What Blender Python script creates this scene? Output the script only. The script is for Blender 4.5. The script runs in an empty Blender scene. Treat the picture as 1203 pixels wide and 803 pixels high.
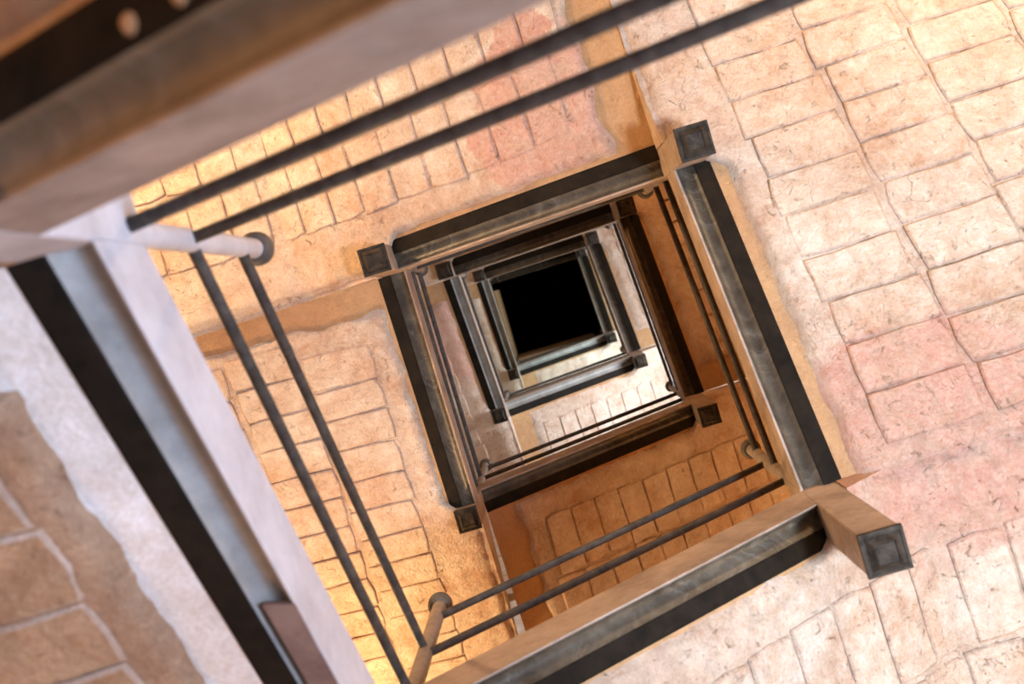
import bpy, bmesh, math, random
from mathutils import Vector, Matrix, noise
random.seed(7)
SC = bpy.context.scene
COL = SC.collection
ZS = 2.71                                    # height of the tower's ground floor below the measuring datum

# ------------------------------------------------------------------ camera
CAM = Vector((-0.0140, -0.3557, -1.2115 + ZS))
def rodr(r):
    v = Vector(r); return Matrix.Rotation(v.length, 3, v.normalized())
RM = rodr((0.0448, 0.0307, -0.2865))         # world -> view (x right, y down, z forward)
cd = bpy.data.cameras.new('camera'); cam = bpy.data.objects.new('camera', cd); COL.objects.link(cam)
RT = RM.transposed()
right, down, fwd = RT @ Vector((1,0,0)), RT @ Vector((0,1,0)), RT @ Vector((0,0,1))
m3 = Matrix((right, -down, -fwd)).transposed()
cam.matrix_world = Matrix.Translation(CAM) @ m3.to_4x4()
cd.sensor_width = 36; cd.lens = 1400/1203*36; cd.clip_start = 0.05
cd.dof.use_dof = True; cd.dof.focus_distance = 5.6; cd.dof.aperture_fstop = 2.9
SC.camera = cam

# ------------------------------------------------------------------ world and light
w = bpy.data.worlds.new('world'); SC.world = w; w.use_nodes = True
w.node_tree.nodes['Background'].inputs[0].default_value = (0.10, 0.12, 0.16, 1)
w.node_tree.nodes['Background'].inputs[1].default_value = 0.15
SC.view_settings.view_transform = 'Standard'; SC.view_settings.look = 'None'
SC.view_settings.gamma = 1; SC.view_settings.use_curve_mapping = False
SC.view_settings.exposure = 0.0
WARM = (1.0, 0.56, 0.24); COOL = (0.80, 0.88, 1.0)
def area(name, loc, aim, sx, sy, power, col):
    l = bpy.data.lights.new(name, 'AREA'); l.shape = 'RECTANGLE'; l.size = sx; l.size_y = sy
    l.energy = power; l.color = col
    o = bpy.data.objects.new(name, l); COL.objects.link(o); o.location = loc
    o.rotation_euler = (Vector(aim)-Vector(loc)).to_track_quat('-Z', 'Y').to_euler()
def lamp(name, loc, power, col=WARM, r=0.07):
    l = bpy.data.lights.new(name, 'POINT'); l.energy = power; l.color = col; l.shadow_soft_size = r
    o = bpy.data.objects.new(name, l); COL.objects.link(o); o.location = loc
# cool floodlight added unseen on the ground floor, to whiten the right soffit
sp = bpy.data.lights.new('soffit_fill_spot', 'SPOT'); sp.energy = 2700; sp.color = (0.75, 0.87, 1.0); sp.shadow_soft_size = 0.22
sp.spot_size = math.radians(54); sp.spot_blend = 0.8
so_ = bpy.data.objects.new('soffit_fill_spot', sp); COL.objects.link(so_); so_.location = (1.5, 0.35, 0.3)
so_.rotation_euler = (Vector((1.45, 0.25, 6))-Vector((1.5, 0.35, 0.3))).to_track_quat('-Z', 'Y').to_euler()
# blue daylight through the entrance door low in the right wall
area('door_daylight', (2.34, 0.1, 1.3), (-0.6, 0.0, 2.4), 1.1, 2.0, 540, (0.52, 0.68, 1.0))
# daylight of small windows in the right wall higher up the tower
area('window_daylight', (2.30, 0.35, 11.9), (0.0, 0.5, 12.8), 0.9, 1.2, 230, COOL)
area('window_daylight_top', (2.30, 0.35, 16.1), (0.0, 0.5, 17.0), 0.9, 1.2, 210, (0.74, 0.92, 1.0))
# warm wall lamps, one at each landing

# ------------------------------------------------------------------ materials
def nt(name):
    m = bpy.data.materials.new(name); m.use_nodes = True
    n = m.node_tree; b = n.nodes['Principled BSDF']; return m, n, b
def N(n, t, **k):
    x = n.nodes.new(t)
    for a, v in k.items():
        if a.startswith('i_'): x.inputs[a[2:].replace('_', ' ')].default_value = v
        else: setattr(x, a, v)
    return x
def noi(n, vec, scale, detail=6, rough=0.6, dist=0.0):
    x = N(n, 'ShaderNodeTexNoise'); x.inputs['Scale'].default_value = scale
    x.inputs['Detail'].default_value = detail; x.inputs['Roughness'].default_value = rough
    x.inputs['Distortion'].default_value = dist
    n.links.new(vec, x.inputs['Vector']); return x.outputs['Fac']
def ramp(n, fac, a, b, ca=(0,0,0,1), cb=(1,1,1,1)):
    r = N(n, 'ShaderNodeValToRGB'); r.color_ramp.elements[0].position = a; r.color_ramp.elements[1].position = b
    r.color_ramp.elements[0].color = ca; r.color_ramp.elements[1].color = cb
    n.links.new(fac, r.inputs[0]); return r.outputs[0]
def mix(n, f, a, b, mode='MIX'):
    x = N(n, 'ShaderNodeMix', data_type='RGBA', blend_type=mode)
    for s, v in ((0, f), (6, a), (7, b)):
        if hasattr(v, 'links'): n.links.new(v, x.inputs[s])
        else: x.inputs[s].default_value = v
    return x.outputs[2]
def math_(n, op, a, b=0.0, c=None):
    x = N(n, 'ShaderNodeMath', operation=op)
    for s, v in enumerate((a, b, c)):
        if v is None: continue
        if hasattr(v, 'links'): n.links.new(v, x.inputs[s])
        else: x.inputs[s].default_value = v
    return x.outputs[0]
def rgb(r, g, b): return (r, g, b, 1)
def wpos(n): return N(n, 'ShaderNodeNewGeometry').outputs['Position']
def spot(n, pos, c, r0, r1):
    d = N(n, 'ShaderNodeVectorMath', operation='DISTANCE'); n.links.new(pos, d.inputs[0]); d.inputs[1].default_value = c
    wob = math_(n, 'MULTIPLY_ADD', noi(n, pos, 5, 4), -0.7, d.outputs['Value'])
    return ramp(n, wob, r0-0.35, r1-0.35, (1,1,1,1), (0,0,0,1))
PINKS = []                                   # (centre, inner radius, outer radius), filled below from the masonry layout
def masonry(name, lime, clay, amount, speck=0.5, bump=0.5, pink=True):
    m, n, b = nt(name); p = wpos(n)
    big = noi(n, p, 1.7, 5, 0.65); mid = noi(n, p, 9, 8, 0.72, 0.4); fine = noi(n, p, 55, 6, 0.75)
    f = math_(n, 'ADD', math_(n, 'MULTIPLY', big, 0.5), math_(n, 'MULTIPLY', mid, 0.5))
    c = mix(n, ramp(n, f, 0.5-amount, 0.72-amount*0.6, (1,1,1,1), (0,0,0,1)), lime, clay)
    ob = N(n, 'ShaderNodeObjectInfo').outputs['Random']
    c = mix(n, math_(n, 'MULTIPLY', ob, 0.28), c, rgb(lime[0]*0.85, lime[1]*0.72, lime[2]*0.62))
    if pink:
        for cc, r0, r1 in PINKS:
            k = math_(n, 'MULTIPLY', spot(n, p, cc, r0, r1), ramp(n, mid, 0.34, 0.58, (0.25,)*3+(1,), (1,1,1,1)))
            c = mix(n, k, c, rgb(0.52, 0.26, 0.19))
    chips = ramp(n, noi(n, p, 24, 6, 0.85, 0.9), 0.33, 0.41, (1,1,1,1), (0,0,0,1))
    chips2 = ramp(n, noi(n, p, 7.5, 9, 0.82, 1.6), 0.36, 0.44, (1,1,1,1), (0,0,0,1))
    c = mix(n, math_(n, 'MULTIPLY', chips2, speck*0.6), c, clay)
    c = mix(n, math_(n, 'MULTIPLY', chips, speck), c, rgb(0.30, 0.15, 0.08))
    grit = ramp(n, noi(n, p, 95, 4, 0.8), 0.30, 0.72, (0.80, 0.76, 0.72, 1), (1.12, 1.12, 1.12, 1))
    c = mix(n, 0.8, c, grit, 'MULTIPLY')
    blot = ramp(n, noi(n, p, 13, 8, 0.8, 0.7), 0.35, 0.65, (0.84, 0.745, 0.62, 1), (1.06, 1.07, 1.08, 1))
    c = mix(n, 0.75, c, blot, 'MULTIPLY')
    # hairline cracks: warped cell borders, broken up by noise
    wv = N(n, 'ShaderNodeVectorMath', operation='ADD'); n.links.new(p, wv.inputs[0])
    nz = N(n, 'ShaderNodeTexNoise'); nz.inputs['Scale'].default_value = 6; nz.inputs['Detail'].default_value = 6; n.links.new(p, nz.inputs['Vector'])
    sc = N(n, 'ShaderNodeVectorMath', operation='SCALE'); n.links.new(nz.outputs['Color'], sc.inputs[0]); sc.inputs['Scale'].default_value = 0.22
    n.links.new(sc.outputs[0], wv.inputs[1])
    vo = N(n, 'ShaderNodeTexVoronoi', feature='DISTANCE_TO_EDGE'); vo.inputs['Scale'].default_value = 5.5; n.links.new(wv.outputs[0], vo.inputs['Vector'])
    crk = math_(n, 'MULTIPLY', ramp(n, vo.outputs['Distance'], 0.003, 0.010, (1,1,1,1), (0,0,0,1)), ramp(n, noi(n, p, 4.5, 4), 0.60, 0.68))
    c = mix(n, math_(n, 'MULTIPLY', crk, 0.35), c, rgb(0.16, 0.08, 0.045))
    c = mix(n, math_(n, 'MULTIPLY', ramp(n, fine, 0.3, 0.7), 0.22), c, rgb(*[min(1, x*1.15) for x in lime[:3]]))
    n.links.new(c, b.inputs['Base Color']); b.inputs['Roughness'].default_value = 0.92
    b.inputs['Specular IOR Level'].default_value = 0.2
    h = math_(n, 'ADD', math_(n, 'MULTIPLY', noi(n, p, 14, 9, 0.75, 0.8), 1.0), math_(n, 'MULTIPLY', noi(n, p, 70, 5, 0.75), 0.45))
    h = math_(n, 'SUBTRACT', h, math_(n, 'MULTIPLY', chips, 0.25)); h = math_(n, 'SUBTRACT', h, math_(n, 'MULTIPLY', crk, 0.4))
    bp = N(n, 'ShaderNodeBump', i_Strength=min(1, bump), i_Distance=0.032); n.links.new(h, bp.inputs['Height'])
    n.links.new(bp.outputs[0], b.inputs['Normal']); return m
def iron(name, base, dark, rough=0.45, metal=0.5, bump=0.15, sc=14, spec=0.12):
    m, n, b = nt(name); p = wpos(n)
    c = mix(n, ramp(n, noi(n, p, sc, 8, 0.7, 0.3), 0.38, 0.66), base, dark)
    c = mix(n, math_(n, 'MULTIPLY', ramp(n, noi(n, p, 60, 6, 0.8), 0.64, 0.74), 0.18), c, rgb(0.26, 0.21, 0.16))
    n.links.new(c, b.inputs['Base Color']); b.inputs['Metallic'].default_value = metal; b.inputs['Specular IOR Level'].default_value = spec
    n.links.new(ramp(n, noi(n, p, 30, 5), 0.3, 0.7, (rough*0.8,)*3+(1,), (rough*1.3,)*3+(1,)), b.inputs['Roughness'])
    bp = N(n, 'ShaderNodeBump', i_Strength=bump, i_Distance=0.01); n.links.new(noi(n, p, 40, 6, 0.7), bp.inputs['Height'])
    n.links.new(bp.outputs[0], b.inputs['Normal']); return m
def cove_mat(name='brushed_paint', c1=rgb(0.030, 0.023, 0.016), c2=rgb(0.080, 0.062, 0.043)):
    # dark glossy paint with pale curled brush marks across the moulding
    m, n, b = nt(name); tc = N(n, 'ShaderNodeTexCoord').outputs['Object']
    sx = N(n, 'ShaderNodeSeparateXYZ'); n.links.new(tc, sx.inputs[0])
    ay = math_(n, 'SUBTRACT', math_(n, 'ABSOLUTE', sx.outputs[1]), 0.045)
    bow = math_(n, 'MULTIPLY_ADD', math_(n, 'MULTIPLY', ay, ay), 22.0, sx.outputs[0])
    bow = math_(n, 'MULTIPLY_ADD', noi(n, tc, 7, 5, 0.7), 0.16, bow)
    cx = N(n, 'ShaderNodeCombineXYZ'); n.links.new(bow, cx.inputs[0])
    wn = noi(n, cx.outputs[0], 26, 5, 0.8)
    class wv: outputs = {'Fac': wn}
    big = noi(n, tc, 3.5, 4)
    k = math_(n, 'MULTIPLY', ramp(n, wv.outputs['Fac'], 0.48, 0.72), ramp(n, big, 0.38, 0.62))
    base = mix(n, ramp(n, noi(n, tc, 9, 6, 0.7), 0.35, 0.7), c1, c2)
    c = mix(n, math_(n, 'MULTIPLY', k, 0.36), base, rgb(0.38, 0.34, 0.29))
    n.links.new(c, b.inputs['Base Color']); b.inputs['Roughness'].default_value = 0.36
    b.inputs['Metallic'].default_value = 0.0; b.inputs['Specular IOR Level'].default_value = 0.18
    bp = N(n, 'ShaderNodeBump', i_Strength=0.25, i_Distance=0.01); n.links.new(wv.outputs['Fac'], bp.inputs['Height'])
    n.links.new(bp.outputs[0], b.inputs['Normal']); return m

# ------------------------------------------------------------------ the measured corners of the open well
# k: (x, y, underside of hanging newel, underside of arriving stringer, underside of leaving stringer)
K = {-1: (0.63, -0.612, -1.05, -0.90, -0.66), 0: (-0.65, -0.613, -0.03, 0.17, 0.60), 1: (-0.65, 0.612, 1.08, 1.42, 1.79),
     2: (0.640, 0.575, 2.122, 2.62, 2.85), 3: (0.613, -0.635, 3.202, 3.51, 3.83), 4: (-0.648, -0.613, 4.210, 4.50, 4.78),
     5: (-0.696, 0.703, 5.233, 5.32, 5.75), 6: (0.714, 0.678, 6.296, 6.62, 7.00), 7: (0.669, -0.652, 7.367, 7.56, 7.97),
     8: (-0.669, -0.619, 8.424, 8.70, 9.04), 9: (-0.640, 0.617, 9.481, 9.58, 9.98), 10: (0.654, 0.591, 10.535, 10.72, 11.18),
     11: (0.595, -0.611, 11.593, 11.80, 12.20), 12: (-0.614, -0.588, 12.644, 12.85, 13.25), 13: (-0.597, 0.576, 13.701, 13.90, 14.30),
     14: (0.636, 0.545, 14.754, 14.95, 15.35), 15: (0.607, -0.566, 15.807, 16.0, 16.4), 16: (-0.62, -0.57, 16.86, 17.10, 17.4)}
K = {k: (v[0], v[1], v[2]+ZS, v[3]+ZS, v[4]+ZS) for k, v in K.items()}
S = 0.123                                    # newel section
BW = 0.145                                   # stringer width
BH = 0.235                                   # stringer height
FW = 1.72                                    # width of a flight
OUT = {0: (-1, 0), 1: (0, 1), 2: (1, 0), 3: (0, -1)}
DIR = {0: (0, 1), 1: (1, 0), 2: (0, -1), 3: (-1, 0)}
SIDE = {0: 'left', 1: 'lower', 2: 'right', 3: 'upper'}
RING = ['outermost', 'second', 'third', 'fourth', 'innermost']
def ring(k): return RING[(k+1)//4]
def frame(k):
    """local frame of flight k: origin at the well corner, a = along and up the flight, u = away from the well"""
    A, B = K[k], K[k+1]
    d = Vector((B[0]-A[0], B[1]-A[1], 0)); L = d.length; d.normalize()
    o = Vector((*OUT[k % 4], 0)); o = (o - d*o.dot(d)).normalized()
    return Vector((A[0], A[1], 0)), d, o, L
class Flight:
    def __init__(s, k):
        s.k = k; s.O, s.d, s.o, s.L = frame(k); s.z0 = K[k][4]; s.z1 = K[k+1][3]; s.sl = (s.z1-s.z0)/s.L
    def zl(s, a):
        z = s.z0 + s.sl*min(a, s.L)
        if a > s.L:                          # the soffit keeps climbing past the corner, then levels out at the next flight
            g = K[s.k+1][4] - K[s.k+1][3] - 0.02; z += min(g, s.sl*(a-s.L))
        return z
    def knee(s): return s.L + (K[s.k+1][4] - K[s.k+1][3] - 0.02)/s.sl
    def p(s, a, u, z): return s.O + s.d*a + s.o*u + Vector((0, 0, s.zl(a)+z))
    def w(s, a, u, z): return s.O + s.d*a + s.o*u + Vector((0, 0, z))

def link(name, me, mat, parent=None, loc=None):
    o = bpy.data.objects.new(name, me); COL.objects.link(o)
    if mat and not me.materials: me.materials.append(mat)
    if parent: o.parent = parent
    return o
def mesh_from(name, vs, fs, smooth=False):
    me = bpy.data.meshes.new(name); me.from_pydata([tuple(v) for v in vs], [], fs); me.validate()
    bm = bmesh.new(); bm.from_mesh(me); bmesh.ops.recalc_face_normals(bm, faces=bm.faces); bm.to_mesh(me); bm.free()
    if smooth:
        for pl in me.polygons: pl.use_smooth = True
    return me
def empty(name, loc, label, cat, group=None, kind=None):
    o = bpy.data.objects.new(name, None); COL.objects.link(o); o.location = loc; o.empty_display_size = 0.1
    if label: o['label'] = label
    if cat: o['category'] = cat
    if group: o['group'] = group
    if kind: o['kind'] = kind
    return o
def rel(vs, loc): return [Vector(v)-Vector(loc) for v in vs]
def sweep(sections):
    """closed loops -> solid"""
    n = len(sections[0]); vs = [v for s_ in sections for v in s_]; fs = []
    for i in range(len(sections)-1):
        for j in range(n):
            fs.append((i*n+j, i*n+(j+1) % n, (i+1)*n+(j+1) % n, (i+1)*n+j))
    fs.append(tuple(range(n))); fs.append(tuple((len(sections)-1)*n+j for j in range(n)))
    return vs, fs
def tube(a, b, r, seg=16, bend=0.0):
    a, b = Vector(a), Vector(b); d = (b-a).normalized()
    x = d.orthogonal().normalized(); y = d.cross(x); secs = []
    for t in (0, .17, .34, .5, .67, .84, 1):
        c = a.lerp(b, t) + Vector((0, 0, -bend*4*t*(1-t)))
        secs.append([c + x*r*math.cos(2*math.pi*j/seg) + y*r*math.sin(2*math.pi*j/seg) for j in range(seg)])
    return sweep(secs)
def lathe(c, prof, seg=24):
    vs, fs = [], []
    for z, r in prof:
        for j in range(seg):
            t = 2*math.pi*j/seg; vs.append(Vector((c[0]+r*math.cos(t), c[1]+r*math.sin(t), c[2]+z)))
    for i in range(len(prof)-1):
        for j in range(seg):
            fs.append((i*seg+j, i*seg+(j+1) % seg, (i+1)*seg+(j+1) % seg, (i+1)*seg+j))
    fs.append(tuple(range(seg))); fs.append(tuple((len(prof)-1)*seg+j for j in range(seg)))
    return vs, fs

FL = {k: Flight(k) for k in range(-1, 16)}
PINKS += [(FL[2].p(0.05, 0.50, 0), 0.22, 0.50), (FL[3].p(0.38, 0.42, 0), 0.14, 0.40),  (FL[8].p(0.5, 0.3, 0), 0.2, 0.6)]
LIME = rgb(0.79, 0.75, 0.67)
M_brick = masonry('limewashed_brick', LIME, rgb(0.48, 0.29, 0.18), 0.085, 0.65, 1.1)
M_mortar = masonry('lime_mortar', rgb(0.73, 0.67, 0.585), rgb(0.42, 0.24, 0.15), 0.11, 0.85, 1.3)
M_edge = masonry('raw_brick_edge', rgb(0.50, 0.34, 0.24), rgb(0.20, 0.10, 0.055), 0.13, 0.7, 0.8, False)
M_worn = masonry('worn_brick_arris', rgb(0.70, 0.58, 0.48), rgb(0.42, 0.23, 0.14), 0.17, 0.8, 1.3)
M_clay = masonry('bare_orange_brick', rgb(0.62, 0.43, 0.27), rgb(0.36, 0.20, 0.11), 0.12, 0.6, 1.0, False)
M_claymortar = masonry('clay_mortar', rgb(0.55, 0.37, 0.24), rgb(0.32, 0.17, 0.10), 0.14, 0.7, 1.2, False)
M_plaster = masonry('ochre_plaster', rgb(0.45, 0.285, 0.145), rgb(0.36, 0.20, 0.11), 0.14, 0.35, 0.7, False)
M_white = masonry('white_plaster', rgb(0.72, 0.71, 0.69), rgb(0.55, 0.50, 0.45), 0.03, 0.12, 0.4, False)
M_face = iron('stringer_side_paint', rgb(0.30, 0.235, 0.19), rgb(0.17, 0.125, 0.095), 0.5, 0.0, 0.15, 6)
M_face_cool_lit = iron('cool_lit_side_paint', rgb(0.44, 0.41, 0.40), rgb(0.33, 0.30, 0.29), 0.5, 0.0, 0.12, 5)  # paler copy of side and pipe paint, cool daylight put into the colour
M_patch = iron('patch_rust', rgb(0.17, 0.11, 0.085), rgb(0.10, 0.06, 0.05), 0.5, 0.0, 0.2, 9)
M_cove = cove_mat(); M_cove_cool_lit = cove_mat('brushed_paint_cool_lit', rgb(0.15, 0.14, 0.125), rgb(0.25, 0.235, 0.21))  # second one is a lighter copy: cool light on the cove in its colour
M_cove_warm_lit = cove_mat('brushed_paint_warm_lit', rgb(0.10, 0.075, 0.048), rgb(0.17, 0.125, 0.08))  # browner copy for the nearest beam, warm lamplight mixed into the colour
M_flange = iron('black_iron', rgb(0.014, 0.010, 0.007), rgb(0.006, 0.005, 0.004), 0.55, 0.0, 0.3, 10, 0.03)
M_rail = iron('rail_iron', rgb(0.032, 0.026, 0.021), rgb(0.072, 0.060, 0.050), 0.45, 0.0, 0.25, 25)
M_pipe = iron('pipe_iron', rgb(0.24, 0.19, 0.15), rgb(0.17, 0.14, 0.11), 0.5, 0.2, 0.15, 18)
M_finial = iron('finial_iron', rgb(0.10, 0.08, 0.062), rgb(0.06, 0.05, 0.04), 0.45, 0.0, 0.2, 20)
M_cap = iron('newel_cap_iron', rgb(0.016, 0.012, 0.009), rgb(0.050, 0.038, 0.028), 0.5, 0.0, 0.3, 22, 0.03)
M_unlit = nt('unlit_loft_black')[0]; M_unlit.node_tree.nodes['Principled BSDF'].inputs['Base Color'].default_value = rgb(0.004, 0.004, 0.004)  # near-black base colour stands for missing light in the loft
M_unlit.node_tree.nodes['Principled BSDF'].inputs['Roughness'].default_value = 1.0
M_unlit.node_tree.nodes['Principled BSDF'].inputs['Specular IOR Level'].default_value = 0

# ------------------------------------------------------------------ the tower shell
XW, YW, ZT = 0.65+FW+0.12, 0.61+FW+0.12, 24.5
def box(name, x0, x1, y0, y1, z0, z1, mat, parent=None, kind='structure'):
    vs = [(x, y, z) for z in (z0, z1) for x, y in ((x0, y0), (x1, y0), (x1, y1), (x0, y1))]
    c = Vector(((x0+x1)/2, (y0+y1)/2, z0))
    me = mesh_from(name, rel(vs, c), [(0,1,2,3), (4,5,6,7), (0,1,5,4), (1,2,6,5), (2,3,7,6), (3,0,4,7)])
    o = link(name, me, mat, parent); o.location = c
    if kind: o['kind'] = kind
    return o
box('floor', -XW-.3, XW+.3, -YW-.3, YW+.3, -0.2, 0, M_mortar)
ZR = 20.0                                     # above this walls and ceiling are coloured black for the unlit loft
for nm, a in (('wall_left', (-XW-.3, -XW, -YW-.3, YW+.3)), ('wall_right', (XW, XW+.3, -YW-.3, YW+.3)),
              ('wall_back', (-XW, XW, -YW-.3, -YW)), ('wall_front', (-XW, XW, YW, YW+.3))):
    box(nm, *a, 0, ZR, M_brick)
    box('trim_loft_'+nm[5:], *a, ZR, ZT, M_unlit)
box('ceiling', -XW-.3, XW+.3, -YW-.3, YW+.3, ZT, ZT+.2, M_unlit)

# ------------------------------------------------------------------ masonry pieces
def brick_mesh(seed):
    r = random.Random(seed); hx, hy, T = 0.183, 0.0925, 0.016      # u half length, a half width
    ring0 = []
    for x, y in ((-1,-1), (-.35,-1), (.35,-1), (1,-1), (1,0), (1,1), (.35,1), (-.35,1), (-1,1), (-1,0)):
        ring0.append((x*hx + r.uniform(-.008, .008) - (0.006*x if abs(x)==1 and abs(y)==1 else 0), y*hy + r.uniform(-.0045, .0045)))
    vs = [(x*1.0, y*1.0, T) for x, y in ring0] + [(x*1.0, y*1.0, -0.0) for x, y in ring0] + \
         [(x - math.copysign(.010, x) if abs(x) > .1 else x, y - (math.copysign(.009, y) if abs(y) > .05 else 0), -0.0065 - r.uniform(0, .003)) for x, y in ring0]
    n = 10; fs = []
    for q in range(2):
        for j in range(n): fs.append((q*n+j, q*n+(j+1) % n, (q+1)*n+(j+1) % n, (q+1)*n+j))
    fs.append(tuple(2*n+j for j in range(n)))
    return mesh_from('brick', vs, fs, False)
BR = [brick_mesh(i) for i in range(20)]
for q, me in enumerate(BR):
    me.materials.append(M_brick if q < 14 else M_clay); me.materials.append(M_edge); me.materials.append(M_worn)
    for pl in me.polygons:
        if len(pl.vertices) == 4: pl.use_smooth = pl.index >= 10
        if pl.index < 10: pl.material_index = 1
        elif pl.index < 20: pl.material_index = 2

REV = {0: (0.10, 0.050), 2: (0.050, 0.045), 3: (0.022, 0.03), -1: (0.012, 0.02), 1: (0.008, 0.015)}
def soffit(k):
    f = FL[k]; L = f.L; rw, rz = REV.get(k, (0.015, 0.022))
    top = {True: 0.30, False: 0.30}[True]
    origin = f.w(0, 0, f.z0)
    root = empty('stair_flight', origin, '', '')
    side = SIDE[k % 4]
    extra = {-1: 'blurred orange soffit of stair flight in the upper left corner of the photo',
             0: 'stair flight with wide white plaster edge beside the blurred left stringer',
             1: 'stair flight with pink and cream brick soffit below the lowest near stringer',
             2: 'stair flight with broad whitewashed brick soffit filling the right of the photo',
             3: 'stair flight with pale brick soffit and pink patch behind the two near upper rails',
             4: 'stair flight with bright cream brick soffit behind the two left rails',
             5: 'stair flight with brown orange brick soffit just above the two lower rails',
             6: 'stair flight with deep amber soffit seen between the right rails and second stringer',
             9: 'stair flight with bluish white soffit inside the second stringer frame, lower side'}
    root['label'] = extra.get(k, 'underside of stair flight on the %s side of the %s square ring' % (side, ring(k)))
    root['category'] = 'stair flight'; root['group'] = 'stair flights spiralling up the tower'
    E = L + FW                                   # far end of the landing
    # plaster slab: inclined part then level landing
    prof = [(0.0, 0), (L, 0), (E, 0)]
    vs, fs = [], []
    nx = K[k+1][4] - K[k+1][3]
    def add(pts):
        b0 = len(vs); vs.extend(pts)
        for q in ((0,1,2,3), (4,5,6,7), (0,1,5,4), (1,2,6,5), (2,3,7,6), (3,0,4,7)): fs.append(tuple(b0+i for i in q))
    th = 0.16
    add([f.p(a, u, z) for z in (0.006, th) for a, u in ((-0.0, BW-.004), (L, BW-.004), (L, FW+.3), (0, FW+.3))])
    # landing slab, carried round to the next flight, with the upright plaster face at its inner edge
    kn = f.knee()
    add([f.p(a, u, z) for z in (0.006, th) for a, u in ((L, S), (kn, S), (kn, FW+.3), (L, FW+.3))])
    add([f.p(a, u, z) for z in (0.006, th) for a, u in ((kn, S), (E+.3, S), (E+.3, FW+.3), (kn, FW+.3))])
    vs2, fs2 = vs, fs; vs, fs = [], []
    add2 = lambda pts: (vs.extend(pts), [fs.append(tuple(len(vs)-8+i for i in q)) for q in ((0,1,2,3), (4,5,6,7), (0,1,5,4), (1,2,6,5), (2,3,7,6), (3,0,4,7))])
    add2([f.w(a, u, z) for a, u, z in ((L+S, 0, f.zl(L+S)+.006), (kn, 0, f.zl(kn)+.006), (kn, S, f.zl(kn)+.006), (L+S, S, f.zl(L+S)+.006),
                                      (L+S, 0, f.z1+nx+.02), (kn, 0, f.z1+nx+.02), (kn, S, f.z1+nx+.02), (L+S, S, f.z1+nx+.02))])
    add2([f.p(a, u, z) for z in (0.006, 0.06) for a, u in ((kn, 0), (E, 0), (E, S), (kn, S))])
    link('landing_lip', mesh_from('landing_lip', rel(vs, origin), fs), M_mortar if k > 0 else M_claymortar, root)
    vs, fs = vs2, fs2
    cl = lambda v: Vector((max(-XW, min(XW, v[0])), max(-YW, min(YW, v[1])), v[2]))
    vs = [cl(v) for v in vs]
    plm = M_white if k == 0 else M_plaster
    link('plaster_slab', mesh_from('plaster_slab', rel(vs, origin), fs), plm, root)
    # rough mortar bed
    st = 0.022 if k <= 5 else 0.045
    a0 = 0.17 if k != 2 else 0.03; u0 = BW + rw
    a0 = {-1: .05, 2: -0.02}.get(k, 0.17)
    maxu = FW-0.01 if k <= 6 else 1.1
    na = int((E-0.01-a0)/st)+1; nu = int((maxu-u0)/st)+1
    vs, fs = [], []; off = Vector((k*7.3, k*3.1, 0))
    def hh(a, u):
        q = Vector((a, u, 0))+off
        h = noise.noise(q*3)*0.006 + noise.noise(q*11)*0.0045 + noise.noise(q*29)*0.0022
        # thicker crust on the margin beside the stringer
        e = max(0, 1-(u-u0)/0.16)
        return h*(1+1.6*e) - 0.004*e
    for i in range(na+1):
        a = a0 + (E-0.01-a0)*i/na
        for j in range(nu+1):
            u = u0 + (maxu-u0)*j/nu
            # on the landing the bed also covers the strip next to the well
            uu = u
            if a > L+S*0.6: uu = 0.02 + (maxu-0.02)*j/nu
            elif a > L-0.05:
                t = (a-L+0.05)/(S*0.6+0.05); uu = u*(1-t)+(0.02+(maxu-0.02)*j/nu)*t
            z = -rz + hh(a, uu)
            aa = a
            if j == 0: uu += noise.noise(Vector((a*9, k, 0)))*0.020 + noise.noise(Vector((a*31, k, 3)))*0.008; z = 0.01
            elif j == 1: uu += noise.noise(Vector((a*9, k, 0)))*0.016+noise.noise(Vector((a*31, k, 3)))*0.006; z *= 0.75
            if i == 0 and k == 2: z = 0.0
            elif i == 0: aa += noise.noise(Vector((u*7, k, 5)))*0.04; z = 0.01
            elif i == 1 and k != 2: aa += noise.noise(Vector((u*7, k, 5)))*0.034; z *= 0.8
            vs.append(f.p(aa, uu, z))
    for i in range(na):
        for j in range(nu):
            q = i*(nu+1)+j; fs.append((q, q+1, q+nu+2, q+nu+1))
    me = mesh_from('mortar_bed', rel(vs, origin), fs, True)
    link('mortar_bed', me, M_mortar if k > 0 else M_claymortar, root)
    # bricks, rows run along the flight, each brick points away from the well
    rr = random.Random(100+k); pitch = 0.190
    rows = [0.305, 0.685, 1.065, 1.43] if k <= 6 else [0.305, 0.685]
    nb = 0
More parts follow.
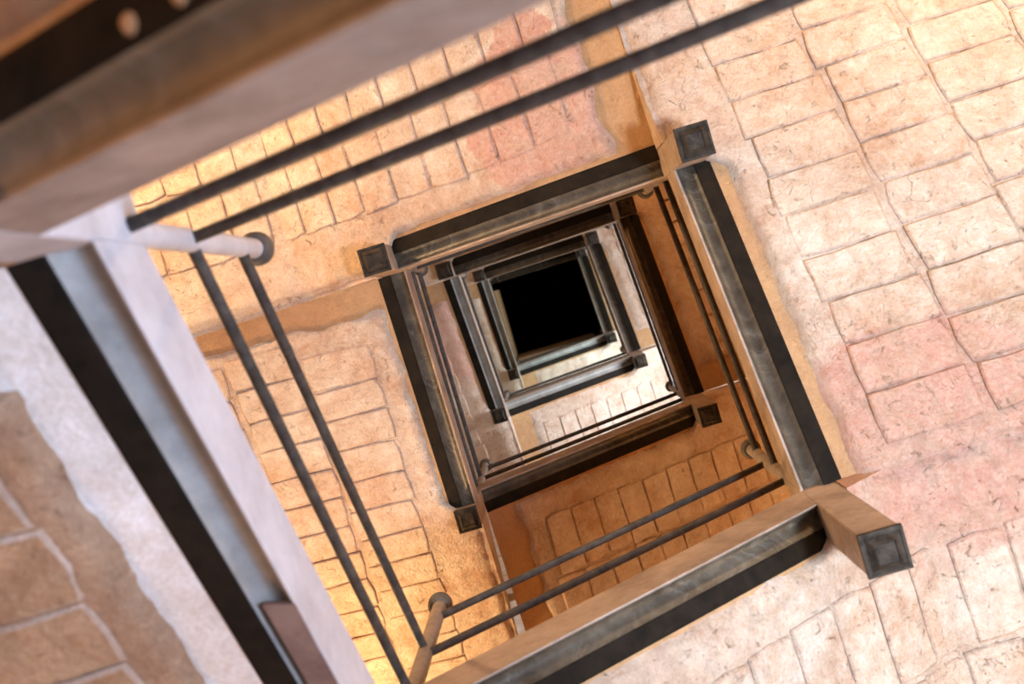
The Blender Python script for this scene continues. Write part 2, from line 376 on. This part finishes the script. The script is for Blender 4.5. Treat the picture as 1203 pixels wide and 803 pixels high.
    for ri, r0 in enumerate(rows):
        c = math.cos(math.atan(f.sl)); a = a0 + 0.05 + rr.uniform(0, .06) + (0.0 if ri % 2 else 0.03)
        while a < E-0.1:
            wid = rr.uniform(0.93, 1.07)
            horiz = pitch*wid*(c if a < kn else 1.0)
            ac = a + horiz/2; a += horiz
            if abs(ac-L) < 0.03: ac += 0.0
            hole = (k == 3 and ri == 0 and 0.30 < ac < 0.62 and False)
            if hole: continue
            tilt = math.atan(f.sl) if ac < kn else 0.0
            X = f.o.copy(); Y = (f.d*math.cos(tilt) + Vector((0,0,1))*math.sin(tilt)); Z = X.cross(Y)
            if Z.z < 0: X = -X; Z = X.cross(Y)
            R = Matrix((X, Y, Z)).transposed() @ Matrix.Rotation(rr.uniform(-.018, .018), 3, 'Z') @ Matrix.Rotation(rr.uniform(-.012, .012), 3, 'X') @ Matrix.Rotation(rr.uniform(-.008, .008), 3, 'Y')
            o = bpy.data.objects.new('brick', rr.choice(BR[:14] if k > 0 else BR[14:])); COL.objects.link(o); o.parent = root
            u = r0 + 0.187 + rr.uniform(-.008, .008) + (0.035*math.sin(ac*1.7+k))*0.4
            P = f.p(ac, u, -rz - 0.003 + rr.uniform(-.0025, .002)) - origin
            o.matrix_local = Matrix.Translation(P) @ R.to_4x4() @ Matrix.Diagonal((rr.uniform(.97, 1.02), wid, 1, 1))
            nb += 1
    return root

def stringer(k):
    f = FL[k]; L = f.L; side = SIDE[k % 4]; origin = f.w(0, 0, f.z0)
    near = {-1: 'blurred dark stringer beam crossing the upper left corner of the photo',
            0: 'blurred stringer beam with lilac lit side down the lower left of the photo',
            1: 'grey stringer beam with swirled brush marks along the bottom of the photo',
            2: 'long dark stringer beam right of the two right rails, beside whitewashed bricks'}
    root = empty('stringer_beam', origin,
                 near.get(k, 'dark painted stringer beam forming the %s side of the %s square frame' % (side, ring(k))),
                 'beam', 'stringer beams round the open well')
    def solid(pts, name, mat, smooth=False):
        n = 5; secs = []
        for i in range(n+1):
            a = L*i/n; secs.append([f.p(a, u, z) - origin for u, z in pts])
        vs, fs = sweep(secs); me = mesh_from(name, vs, fs, smooth); return link(name, me, mat, root)
    solid([(0, 0), (0.002, -0.001), (0.005, 0.002), (0.010, 0.010), (0.012, BH), (0, BH)], 'side_plate', M_face_cool_lit if k == 0 else M_face)
    cv = [(0.005, 0.003)]
    for i in range(1, 9):
        t = i/8; cv.append((0.005 + 0.073*t, 0.003 + 0.036*math.sin(math.pi*t)**0.8*(1-0.15*t) - 0.004*t))
    me_pts = cv + [(0.078, BH*0.6), (0.012, BH*0.6)]
    # cove in its own along-the-beam coordinates so the brush marks follow it
    c = solid(me_pts, 'cove_moulding', M_cove_cool_lit if k in (0, 8, 9, 12, 13) else M_cove_warm_lit if k == -1 else M_cove, False)
    for pl in c.data.polygons:
        if len(pl.vertices) == 4: pl.use_smooth = True
    c.data.set_sharp_from_angle(angle=math.radians(40))
    if k % 2 == 0:
        # keep the texture axis along the beam
        R = Matrix.Rotation(math.radians(90), 4, 'Z'); c.data.transform(R.inverted()); c.matrix_local = R
    solid([(0.078, 0.0), (0.083, -0.004), (0.138, -0.001), (BW, 0.004), (BW, 0.06), (0.078, 0.06)], 'flange', M_flange)
    if k == -1:
        for a in (0.890, 0.955):             # two pale daubs of plaster stuck to the flange
            c0 = f.p(a, 0.100, 0)-origin
            vs, fs = lathe(c0, [(0.004, .013), (-.003, .012), (-.007, .008), (-.009, .002)], 10)
            link('plaster_daub', mesh_from('plaster_daub', vs, fs, True), M_plaster, root)
    if k == 0:
        b = [f.p(a, u, z)-origin for z in (-0.006, 0.02) for a, u in ((0.72, 0.0), (0.935, 0.004), (0.93, 0.058), (0.70, 0.058))]
        me = mesh_from('patch_plate', b, [(0,1,2,3), (4,5,6,7), (0,1,5,4), (1,2,6,5), (2,3,7,6), (3,0,4,7)])
        o = link('patch_plate', me, M_patch, root); o['label'] = 'short brown patch plate over the moulding'
    return root

def newel(k):
    x, y, zb, zi, zo = K[k]; sx = -1 if k % 4 in (0, 1) else 1; sy = -1 if k % 4 in (0, 3) else 1
    zt = zo + BH + 0.01
    cor = {0: 'upper left', 1: 'lower left', 2: 'lower right', 3: 'upper right'}[k % 4]
    near = {0: 'blurred lilac lit newel where the two nearest stringers meet at the left',
            -1: 'nearest newel post just past the top edge of the photo',
            1: 'newel with round capped pipe at the bottom edge left of centre',
            2: 'large square newel pendant hanging at the lower right of the photo',
            3: 'black square newel pendant at the upper right corner against pale bricks',
            4: 'square newel pendant at the upper left corner of the second frame',
            5: 'square newel pendant at the lower left corner of the second frame',
            6: 'square newel pendant at the lower right corner of the second frame'}
    origin = Vector((x+sx*S/2, y+sy*S/2, zb))
    root = empty('newel_post', origin, near.get(k, 'small newel pendant at the %s corner of the %s square frame' % (cor, ring(k))),
                 'post', 'newel posts at the corners of the well')
    h = S/2; e = 0.004
    secs = []
    for z, q in ((0, h-e), (0.004, h), ((zt-zb)*.5, h), (zt-zb, h)):
        secs.append([Vector((q, q-e, z)), Vector((q-e, q, z)), Vector((-q+e, q, z)), Vector((-q, q-e, z)), Vector((-q, -q+e, z)), Vector((-q+e, -q, z)), Vector((q-e, -q, z)), Vector((q, -q+e, z))])
    vs, fs = sweep(secs); link('shaft', mesh_from('shaft', vs, fs), M_face_cool_lit if k == 0 else M_face, root)
    # end cap: rim, sunk bevel, raised frustum
    loops = [(h-.001, 0.016), (h+.0025, 0.014), (h+.0025, -0.005), (h-.007, -0.006), (h-.009, -0.002), (h-.012, -0.002), (h-.030, -0.024), (h-.033, -0.019)]
    secs = [[Vector((a*q, b*q, z)) for a, b in ((1,1), (-1,1), (-1,-1), (1,-1))] for q, z in loops]
    vs, fs = sweep(secs); cap = link('end_cap', mesh_from('end_cap', vs, fs), M_cap, root)
    # pipe newel of the railing standing on the post, with collar and domed finial
    px, py = -sx*S/2 + sx*0.034, -sy*S/2 + sy*0.034
    zp0, zp1 = zt-zb, zo-zb+1.20
    vs, fs = tube((px, py, zp0), (px, py, zp1), 0.0255, 20)
    pipe = link('railing_pipe', mesh_from('railing_pipe', vs, fs, True), M_face_cool_lit if k == 0 else M_pipe, root)
    pipe.data.set_sharp_from_angle(angle=math.radians(40))
    vs, fs = lathe((px, py, zp1-0.012), [(0, .027), (0.002, .0345), (.008, .038), (.011, .0355), (.015, .043), (.045, .0445), (.058, .040), (.068, .026), (.071, .006)])
    fin = link('finial', mesh_from('finial', vs, fs, True), M_finial, pipe); fin['label'] = 'round domed iron cap on the pipe'
    return root, origin + Vector((px, py, -zb))

def railing(k):
    f = FL[k]; A = PIPE[k]; B = PIPE[k+1]; side = SIDE[k % 4]
    near = {-1: 'pair of dark blurred rails sloping across the top of the photo',
            0: 'pair of round iron rails sloping down the left, in front of cream bricks',
            1: 'pair of grey iron rails above the swirled bottom stringer',
            2: 'pair of rails running close beside the long right stringer'}
    origin = Vector((A.x, A.y, K[k][4]))
    root = empty('railing', origin, near.get(k, 'thin iron railing along the %s side of the %s square frame' % (side, ring(k))),
                 'railing', 'railings round the open well')
    for hgt in (0.64, 1.05):
        a = Vector((A.x, A.y, f.z0+hgt)); b = Vector((B.x, B.y, f.z1+hgt))
        d = (b-a).normalized(); a += d*0.016; b -= d*0.016
        vs, fs = tube(a-origin, b-origin, 0.0140, 14, 0.003)
        o = link('rail', mesh_from('rail', vs, fs, True), M_rail, root); o.data.set_sharp_from_angle(angle=math.radians(50))
    return root

PIPE = {}
for k in range(-1, 17): PIPE[k] = newel(k)[1]
for k in range(-1, 16):
    soffit(k); stringer(k); railing(k)

# top floor: upright edges of the last landing round the dark opening
tf = empty('top_landing', Vector((-0.65, 0, 17.4+ZS)), 'salmon plastered edge of the top landing round the black opening', 'landing')
def slab(name, x0, x1, y0, y1, z0, z1, mat):
    o = box(name, x0, x1, y0, y1, z0, z1, mat, tf, None); o.location = o.location - tf.location
slab('landing_edge', -XW, -0.655, -0.45, 0.58, 16.2+ZS, 16.2+ZS+1.2, M_plaster)
slab('landing_edge', -0.66, 0.55, 0.60, YW, 16.2+ZS, 16.2+ZS+1.2, M_plaster)

# ------------------------------------------------------------------ warm wall lamps
W0 = (1.0, 0.78, 0.52); W1 = (1.0, 0.70, 0.37); W2 = (1.0, 0.52, 0.20)
PW = {0: (110, W2), 1: (60, W2), 2: (65, W1), 3: (170, W1), 4: (310, W1), 5: (290, W1), 6: (60, W2), 7: (110, W2), 8: (40, W1),
      9: (15, W1), 10: (20, W1), 11: (30, W1), 12: (40, W1), 13: (10, W1), 14: (10, W1), 15: (20, W1)}
for k, (pw, lc) in PW.items():
    x, y, zb, zi, zo = K[k]; sx = -1 if k % 4 in (0, 1) else 1; sy = -1 if k % 4 in (0, 3) else 1
    if k == 0: lamp('wall_lamp_light', (-1.45, -1.75, 1.75), pw*0.75, lc); continue
    lamp('wall_lamp_light', (sx*(XW-0.25), sy*(YW-0.25), zi-0.75), pw, lc)
